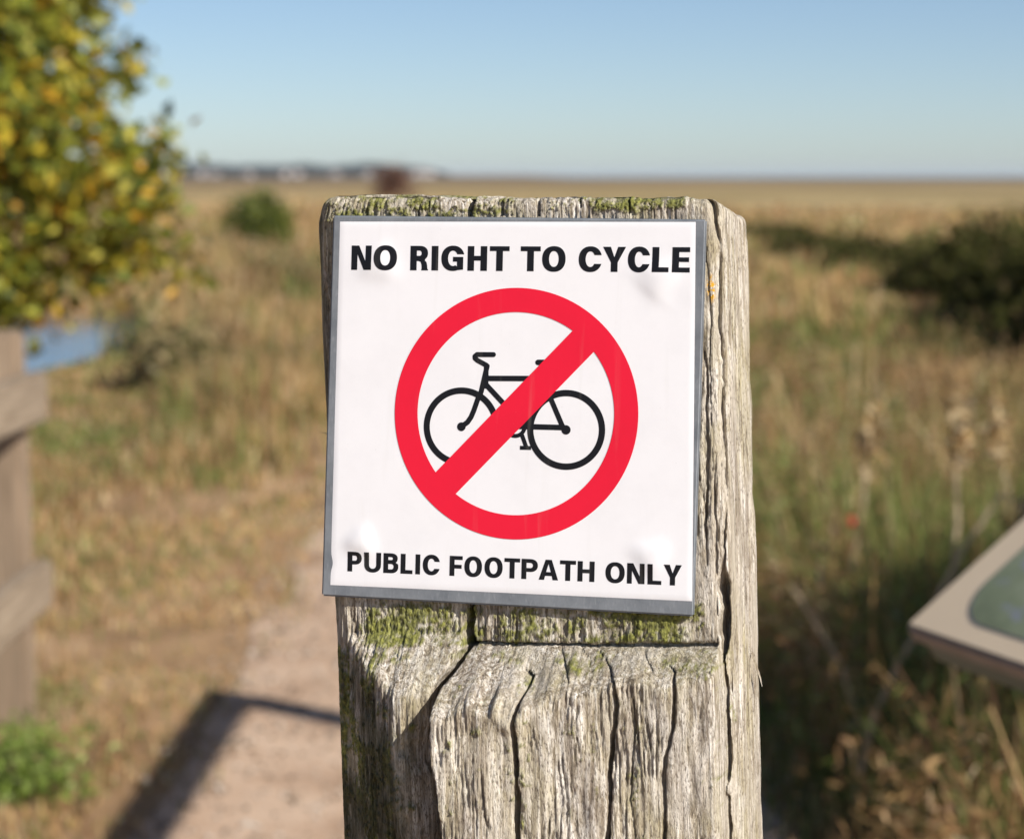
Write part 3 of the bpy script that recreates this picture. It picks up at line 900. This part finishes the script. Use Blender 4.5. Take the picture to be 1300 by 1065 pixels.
TAN = [(.54, .375, .175), (.45, .285, .12), (.33, .19, .085), (.58, .45, .26)]
GRN = [(.15, .19, .04), (.21, .245, .07), (.09, .125, .03)]
RED = [(.24, .105, .05), (.17, .085, .05)]

# short and rough grass, both sides of the path
def field(n, y0, y1):
    y = np.exp(rng.uniform(math.log(y0), math.log(y1), n))
    x = rng.uniform(-1, 1, n) * (0.255 * y + 0.5)
    return x, y
def turf(name, n, y0, y1, label):
    x, y = field(n, y0, y1)
    ps = path_side(x, y)
    keep = (ps > rng.exponential(.05, n) - .06 - .45 * np.clip(fbm(x * 2.3, y * 1.6, 311, 3) - .5, 0, 1)) & (pond_r(x, y) > 1.02)
    bare = fbm(x * 1.5 + 7, y * .9, 313, 3)
    keep &= ~((x < path_edges(y)[0]) & (y < 11) & (rng.random(n) < sst(.5, .62, bare) * .8))
    # sparse turf creeping on to the path on the left
    left = x < path_edges(y)[0]
    keep &= ~(left & (ps < .12) & (rng.random(n) < .5))
    x, y, ps, left = x[keep], y[keep], ps[keep], left[keep]
    n = len(x)
    tall = fbm(x * .8 + 20, y * .55, 301, 3)
    far = sst(7.5, 13, y)
    hl = (.025 + .05 * tall) * (.6 + .9 * sst(.2, 1.2, ps)) + far * (.10 + .35 * np.clip(tall - .42, 0, 1) * 2.2)
    hr = (.13 + .42 * np.clip(tall - .28, 0, 1) * 1.7) * sst(-.02, .35, ps)+ .04
    hr = hr * (1 - .45 * sst(6.5, 11, y))
    h = np.where(left, hl, hr) * rng.uniform(.5, 1.3, n)
    pf = left & (x < -1.6) & (x > -.26 * y) & (y > 7) & (y < 15)            # bank kept low before the water
    h = np.where(pf & (x / y < -.16), np.minimum(h, .05), h)
    w = .0045 * np.maximum(1, y / 4.5) * rng.uniform(.6, 1.5, n)
    gr = fbm(x * 1.1, y * .7, 303, 4)
    gr2 = fbm(x * 3.5, y * 2.2, 305, 2)
    pg = np.where(left, .27 + 1.2 * np.clip(gr - .55, 0, 1) * 2.2, .40 + 2.4 * np.clip(gr - .5, -.1, 1)) + .5 * (gr2 - .5)
    pg = np.where(left & (y < 5.1) & (x < -.98), .9, pg)
    pg = np.clip(pg, .05, .92) * (1 - .55 * sst(14, 40, y))
    green = rng.random(n) < pg
    ct = pick(TAN, [3, 4, 3, 1.5], n); cg = pick(GRN, [3, 3, 2], n); cr = pick(RED, [1, 1], n)
    col = np.where(green[:, None], cg, ct)
    col = np.where((rng.random(n) < np.where(left, .06, .12))[:, None], cr, col)
    bright = np.where(left, .75, .85) + .6 * fbm(x * .6, y * .3, 307, 3)
    P = np.stack([x, y, terr(x, y) - .004], -1)
    o = link(name, blades_mesh(name, P, h, w, np.clip(col * bright[:, None], 0, .8), .5), mat=M['blade'])
    return tag(o, label, 'grass', kind='stuff')
turf('grass', 230000, 3.1, 75.0, 'dry tan and green rough grass covering the ground beside the path')

# leafy weeds and seed heads on the right: many fine stems that read as one mass
def weeds(name, n, label):
    x = rng.uniform(.45, 3.4, n); y = np.exp(rng.uniform(math.log(2.7), math.log(12), n))
    keep = (path_side(x, y) > .1) & (np.abs(x) < .255 * y + .5)
    cl = fbm(x * 1.6, y * 1.2, 331, 3)
    keep &= rng.random(n) < sst(.36, .6, cl) + .12
    x, y, cl = x[keep], y[keep], cl[keep]; n = len(x)
    Vs, Fs, Cs = [], [], []
    hgt = (.18 + .55 * np.clip(cl - .3, 0, 1)) * rng.uniform(.6, 1.3, n)
    # small leaves along each stem, as folded pairs of triangles
    per = 16
    fr = rng.uniform(.15, 1.0, (n, per))
    sw = rng.normal(0, .055, (n, per, 2))
    cx_ = x[:, None] + sw[..., 0]; cy_ = y[:, None] + sw[..., 1]; cz_ = terr(x, y)[:, None] + hgt[:, None] * fr
    c = np.stack([cx_, cy_, cz_], -1).reshape(-1, 3); m = len(c)
    d = rng.normal(0, 1, (m, 3)); d /= np.linalg.norm(d, axis=1)[:, None]
    q = np.cross(d, rng.normal(0, 1, (m, 3))); q /= np.linalg.norm(q, axis=1)[:, None]
    L = rng.uniform(.009, .022, m)[:, None] * np.repeat(np.maximum(1, y / 8), per)[:, None]; Wd = L * rng.uniform(.12, .3, (m, 1))
    V = np.stack([c - d * L, c + q * Wd, c + d * L, c - q * Wd], 1).reshape(-1, 3)
    F = np.arange(m * 4).reshape(-1, 4)
    kind_ = vnoise(x * 2.2, y * 1.6, 333)
    colk = np.where((kind_ > .62)[:, None], pick(GRN, [3, 3, 1], n), np.where((kind_ > .22)[:, None], pick(TAN, [1, 3, 5, .3], n) * .8, pick(RED + TAN, [2, 2, 1, 2, 3, 1], n)))
    col = np.repeat(np.repeat(colk, per, 0) * rng.uniform(.85, 1.15, (m, 1)), 4, 0)
    o = link(name, mesh_np(name, V, F, col=np.clip(col, 0, .8)), mat=M['leaf'])
    return tag(o, label, 'weeds', kind='stuff')
weeds('weeds', 11000, 'mixed green and brown leafy weeds growing between the grass and board')

# tall thin stems standing over the weeds on the right
n = 5500
y = np.exp(rng.uniform(math.log(2.9), math.log(10), n)); x = rng.uniform(.45, 3.0, n)
k_ = (path_side(x, y) > .12) & (x < .255 * y + .5) & (rng.random(n) < .15 + sst(.42, .62, fbm(x * 2.1, y * 1.3, 341, 3)))
x, y = x[k_], y[k_]; n = len(x)
o = link('dry_stems', blades_mesh('dry_stems', np.stack([x, y, terr(x, y) - .005], -1), rng.uniform(.22, .52, n), rng.uniform(.003, .006, n) * np.maximum(1, y / 5), np.clip(pick(TAN + RED, [2, 3, 3, 2, 1.5, 1.5], n), 0, .8), .28, tipw=.5), mat=M['blade'])
tag(o, 'thin straw and red brown stems rising from the weeds', 'stems', kind='stuff')

# single dry stalks
def tube(pts, rad, sides=6):
    bm = bmesh.new(); loops = []
    pts = [Vector(p) for p in pts]
    for i, (p, r) in enumerate(zip(pts, rad)):
        d = (pts[min(i + 1, len(pts) - 1)] - pts[max(i - 1, 0)]).normalized()
        a = d.cross(Vector((.3, 1, .2))).normalized(); b = d.cross(a)
        loops.append([bm.verts.new(p + a * r * math.cos(2 * math.pi * k / sides) + b * r * math.sin(2 * math.pi * k / sides)) for k in range(sides)])
    for a, b in zip(loops, loops[1:]):
        for k in range(sides):
            bm.faces.new((a[k], a[(k + 1) % sides], b[(k + 1) % sides], b[k]))
    bm.faces.new(loops[-1]); bm.faces.new(loops[0][::-1])
    me = bpy.data.meshes.new('tube'); bm.to_mesh(me); bm.free()
    return me
M['straw'] = mat_plain('straw', (0.47, 0.36, 0.235), 0.8, 0.3, 20)
M['brown_stem'] = mat_plain('brown_stem', (0.24, 0.15, 0.09), 0.8, 0.3, 20)
def leaf_cluster(name, C, spread, L, cols, probs, parent, mat, n, squash=1.0):
    c = np.asarray(C)[rng.integers(0, len(C), n)] + rng.normal(0, 1, (n, 3)) * np.array([spread, spread, spread * squash])
    d = rng.normal(0, 1, (n, 3)); d /= np.linalg.norm(d, axis=1)[:, None]
    q = np.cross(d, rng.normal(0, 1, (n, 3))); q /= np.linalg.norm(q, axis=1)[:, None]
    nn = np.cross(d, q)
    Ls = L * rng.uniform(.6, 1.3, (n, 1)); W = Ls * rng.uniform(.45, .7, (n, 1))
    V = np.stack([c - d * Ls, c + q * W + nn * W * .35, c + d * Ls, c - q * W + nn * W * .35], 1).reshape(-1, 3)
    b = np.arange(n)[:, None] * 4
    F = np.concatenate([b + np.array([[0, 1, 2]]), b + np.array([[0, 2, 3]])])
    col = np.repeat(pick(cols, probs, n), 4, 0)
    return link(name, mesh_np(name, V, F, col=np.clip(col, 0, .85)), parent, mat)
stalks = [  # base x, y, height, lean x, lean y, radius, look
    (.62, 3.95, .62, .28, .05, .007, 0, 'thick pale straw stalk leaning over beside the post'),
    (.70, 4.05, .42, -.16, .1, .005, 0, 'short bent straw stalk leaning back to the post'),
    (.86, 3.7, .46, .12, .0, .006, 0, 'pale curved stalk in the dark growth beside the board'),
    (.93, 4.6, .70, .02, .05, .007, 1, 'pale upright dry stem with ragged seed head before the board'),
    (1.10, 4.3, .50, -.08, .05, .005, 1, 'brown seed headed stem between post and board'),
    (.80, 5.2, .62, .06, .0, .006, 1, 'slim dry stem with small seed head in the weeds'),
    (1.25, 5.4, .60, -.05, .0, .006, 1, 'straw stem with fluffy head behind the board corner'),
    (.66, 4.8, .40, .03, .0, .005, 0, 'broad bleached grass blade close to the post'),
]
for bx, by, hh, lx, ly_, rr, look, lab in stalks:
    s = empty('dry_stalk', (bx, by, 0)); tag(s, lab, 'stalk', 'dry stalks in the weeds')
    pts = [(0, 0, -.02)] + [(lx * (k / 6) ** 1.6 + .006 * math.sin(k * 2), ly_ * k / 6, hh * k / 6) for k in range(1, 7)]
    link('stem', tube(pts, [rr * (1 - .55 * k / 6) for k in range(7)]), s, M['straw'])
    if look:
        sh = leaf_cluster('seed_head', [pts[-1], (pts[-1][0] - .008, 0, hh - .04), (pts[-1][0], 0, hh - .08)], .014, .016, TAN, [2, 2, 1, 4], s, M['leaf'], 90, 1.6); sh['kind'] = 'stuff'
    for k in range(4):
        leaf_cluster('dead_leaf', [pts[1 + k]], .004, .018, TAN + RED, [1, 2, 2, 1, 1, 1], s, M['leaf'], 1)
hip = empty('rose_hip_sprig', (.80, 5.35, 0)); tag(hip, 'small bright red hip on a thin stem among the weeds', 'plant')
link('stem', tube([(0, 0, -.02), (.01, 0, .2), (.03, 0, .345)], [.004, .003, .002]), hip, M['brown_stem'])
bm = bmesh.new(); bmesh.ops.create_uvsphere(bm, u_segments=12, v_segments=8, radius=.012)
for v in bm.verts: v.co = (v.co.x + .03, v.co.y, v.co.z * 1.25 + .355)
me = bpy.data.meshes.new('hip'); bm.to_mesh(me); bm.free()
link('hip', me, hip, mat_plain('red_hip', (.55, .03, .03), .35, .1), True)

# rust coloured dock by the board, green nettles by the fence
def herb(name, lab, cat, loc, cols, probs, h, n, L, spread):
    s = empty(name, loc); tag(s, lab, cat)
    C = []
    for k in range(9):
        a = random.random() * 6.28; r = random.random() * spread
        pts = [(r * .4 * math.cos(a) * q, r * .4 * math.sin(a) * q + .0, h * q * (1 - .3 * r / spread) - .02 * (1 - q)) for q in (0, .35, .7, 1)]
        pts = [(x * 2.2, y * 2.2, z) for x, y, z in pts]
        link('stem', tube(pts, [.005, .004, .003, .002], 5), s, M['brown_stem'])
        C += pts[1:]
    leaf_cluster('foliage', C, .035, L, cols, probs, s, M['leaf'], n)
    return s
herb('dock_plant', 'rust brown dock plant below the slanted information board', 'plant', (1.02, 3.75, 0), [(.34, .14, .05), (.24, .10, .04), (.40, .22, .10)], [3, 2, 1], .30, 900, .018, .22)
herb('dock_plant', 'small withered dock plant in the shade behind the board corner', 'plant', (.98, 4.35, 0), [(.20, .12, .05), (.15, .14, .05), (.26, .17, .08)], [3, 2, 2], .36, 800, .018, .2)
herb('nettle_clump', 'fresh green nettle clump at the foot of the fence post', 'plant', (-.95, 4.2, 0), [(.20, .27, .05), (.14, .20, .03), (.28, .33, .10)], [3, 2, 1], .08, 1100, .012, .26)

# trees and bushes
def leafy(name, lab, cat, loc, rad, zc, nclus, nleaf, L, cols, probs, group=None, spread=None, stems=1, trunk_r=.05, shell=.55, mixmat='leaf'):
    s = empty(name, loc); tag(s, lab, cat, group)
    C = []
    while len(C) < nclus:
        p = rng.normal(0, 1, 3); p /= np.linalg.norm(p)
        r = (shell + (1 - shell) * rng.random()) * (1 + .12 * math.sin(3 * p[0] + 5 * p[2]) + .05 * rng.normal())
        q = p * r * np.array(rad)
        if zc + q[2] > .04: C.append((q[0], q[1], zc + q[2]))
    for k in range(stems):
        a = k * 6.28 / max(1, stems); off = 0 if stems == 1 else .12 * rad[0]
        link('trunk', tube([(off * math.cos(a), off * math.sin(a), -.05), (off * 1.2 * math.cos(a) + .02, off * 1.2 * math.sin(a), zc * .45), (.6 * off * math.cos(a), off * math.sin(a), zc), (0, 0, zc + rad[2] * .5)], [trunk_r, trunk_r * .85, trunk_r * .6, trunk_r * .2], 8), s, M['bark'])
    lim = bmesh.new()
    for q in C[::max(1, nclus // 26)]:
        z0 = zc * .5 + .3 * (q[2] - zc * .5)
        m = tube([(0, 0, max(.02, z0)), (q[0] * .5, q[1] * .5, (z0 + q[2]) / 2 + .03 * rad[2]), q], [trunk_r * .35, trunk_r * .2, trunk_r * .06], 5)
        lim.from_mesh(m); bpy.data.meshes.remove(m)
    me = bpy.data.meshes.new('limbs'); lim.to_mesh(me); lim.free()
    link('limbs', me, s, M['bark'])
    spread = spread or rad[0] * .16
    cr = leaf_cluster('crown', C, spread, L, cols, probs, s, M[mixmat], nleaf)
    return s, C
AUT = [(.06, .085, .012), (.15, .175, .02), (.29, .30, .035), (.46, .36, .03), (.58, .32, .03), (.52, .46, .08)]
leafy('small_tree', 'yellowing small leafy tree behind the low rail fence', 'tree', (-2.06, 7.4, 0), (.90, .85, 1.16), 1.52, 420, 30000, .031, AUT, [4, 5, 5.5, 2.6, 2.3, 1.8], spread=.06, trunk_r=.06, shell=.35)

BUSHG = [(.042, .044, .011), (.065, .066, .016), (.095, .09, .027), (.14, .10, .045)]
labs = ['dark dense bramble bush nearest the path side board', 'dark rounded bramble bush second in the hedge', 'dark bramble bush third in the hedge', 'brown topped bramble bush fourth in the hedge',
        'low dark bush where the hedge thins out', 'small low bush in the thin end of the hedge', 'last low bush at the far end of the hedge']
spots = [(3.7, 12.6, .75, .62), (3.95, 14.2, .85, .70), (4.05, 16.0, .9, .74), (4.15, 18.0, .85, .66), (4.4, 21.5, .7, .30), (4.3, 25.5, .7, .24), (4.2, 30.0, .8, .22), (4.0, 36.0, .9, .24)]
labs.append('tiny low bush beyond the far end of the hedge')
for (x, y, r, hh), lb in zip(spots, labs):
    leafy('hedge_bush', lb, 'bush', (x, y, terr(x, y).item()), (r, r * 1.15, hh * .55), hh * .5, 90, 7000, .045, BUSHG, [4, 4, 2, 1], 'bushes of the dark hedge', mixmat='matt_leaf', spread=.12, stems=3, trunk_r=.03, shell=.5)
for (x, y, r, hh) in [(5.0, 14.5, .9, .85), (5.2, 16.4, .95, .9), (5.2, 18.4, 1, .85)]:
    leafy('hedge_bush', 'dark bramble bush in the back row of the hedge', 'bush', (x, y, terr(x, y).item()), (r, r * 1.15, hh * .55), hh * .5, 70, 5000, .05, BUSHG, [4, 4, 2, 1], 'bushes in the back row of the hedge', mixmat='matt_leaf', spread=.12, stems=3, trunk_r=.03, shell=.5)
leafy('green_bush', 'rounded fresh green bush alone on the grassland', 'bush', (-3.55, 31, terr(-3.55, 31).item()), (.48, .48, .50), .46, 60, 3500, .045, [(.12, .15, .02), (.19, .21, .035), (.08, .10, .015)], [3, 3, 2], spread=.10, stems=3, trunk_r=.03)
leafy('red_bush', 'dark reddish brown bush standing against the horizon', 'bush', (-4.75, 88, 0), (.82, .82, .95), .78, 160, 5200, .05, [(.22, .10, .06), (.15, .08, .05), (.27, .15, .09)], [3, 3, 1], spread=.14, stems=3, trunk_r=.05, shell=.0)
for i, (x, y, r, hh, lb) in enumerate([(-1.9, 12.4, .32, .30, 'low olive scrub bush beside the pond water'), (-2.2, 21.5, .5, .35, 'small olive scrub bush beyond the pond water'), (-3.0, 25.5, .6, .40, 'wide low scrub bush below the green bush')]):
    leafy('scrub_bush', lb, 'bush', (x, y, terr(x, y).item()), (r, r, hh * .55), hh * .45, 36, 1100, .035, [(.20, .18, .07), (.34, .26, .12), (.27, .20, .09)], [3, 2, 2], 'scrub near the pond', spread=.08, stems=2, trunk_r=.015)

# unseen bush added outside the frame to shade the growth by the board
leafy('shade_bush', 'dense unseen thorn bush added to shade the weeds', 'bush', (2.25, 3.3, 0), (.66, .70, .80), .80, 130, 26000, .034, BUSHG, [4, 4, 2, 1], spread=.11, stems=3, trunk_r=.025, shell=.4)

# far shore: trees as one mass, houses one by one
n = 12000
x = rng.uniform(-420, -44, n); hgt = (5.5 + 4.0 * fbm(x / 16, x * 0, 401, 4)) * sst(-36, -70, x)
c = np.stack([x, 1540 + rng.uniform(-25, 25, n), rng.random(n) ** .7 * hgt], -1)
d = rng.normal(0, 1, (n, 3)); d /= np.linalg.norm(d, axis=1)[:, None]
q = np.cross(d, rng.normal(0, 1, (n, 3))); q /= np.linalg.norm(q, axis=1)[:, None]
V = np.stack([c - d * 1.6, c + q * 1.1, c + d * 1.6, c - q * 1.1], 1).reshape(-1, 3); V[:, 2] = np.maximum(V[:, 2], 0)
o = link('far_woodland', mesh_np('far_woodland', V, np.arange(n * 4).reshape(-1, 4), col=np.repeat(pick([(.04, .055, .03), (.06, .07, .04)], [1, 1], n), 4, 0)), mat=M['leaf'])
tag(o, 'dark line of far trees along the left horizon', 'woodland', kind='stuff')
M['render'] = mat_plain('white_render', (.60, .56, .51), .8, .05)
M['roof'] = mat_plain('roof_tiles', (.22, .13, .10), .8, .2)
wall_me = box_mesh('wall', 1, 1, 1, 0, org=(0, 0, .5))
roof_me = mesh_np('roof', [(-.54, -.54, 1.003), (.54, -.54, 1.003), (.54, .54, 1.003), (-.54, .54, 1.003), (-.54, 0, 1.55), (.54, 0, 1.55)], [np.array([[0, 1, 5, 4], [2, 3, 4, 5]]), np.array([[1, 2, 5], [3, 0, 4]]), np.array([[3, 2, 1, 0]])])
for px_ in (-232, -210, -203, -176, -151, -146, -121, -97, -64, -55):
    h = empty('house', (px_ + random.uniform(-2, 2), 1490 + random.uniform(-12, 12), -.05), random.uniform(-.4, .4))
    tag(h, 'tiny pale house before the far dark trees on the horizon', 'house', 'far houses on the left horizon')
    sx, sy, sz = random.uniform(4, 9), random.uniform(5, 7), random.uniform(1.8, 3.8)
    for nm, mm, mt in (('wall', wall_me, M['render']), ('roof', roof_me, M['roof'])):
        o = link(nm, mm, h, mt); o.scale = (sx, sy, sz)

# ------------------------------------------------------------------ haze over the marsh
t = NT('haze_air')
pv = t.n('ShaderNodeVolumePrincipled')
pv.inputs['Color'].default_value = (.80, .88, 1.0, 1)
pv.inputs['Density'].default_value = 0.00014
pv.inputs['Anisotropy'].default_value = 0.0
t.l(pv.outputs[0], t.out.inputs['Volume'])
hz = link('haze', box_mesh('haze', 10400, 10400, 16.5, 0, org=(0, 0, 16.5 / 2 - 4)), mat=t.m)
tag(hz, 'thin pale haze over the whole marsh', 'haze', kind='stuff')
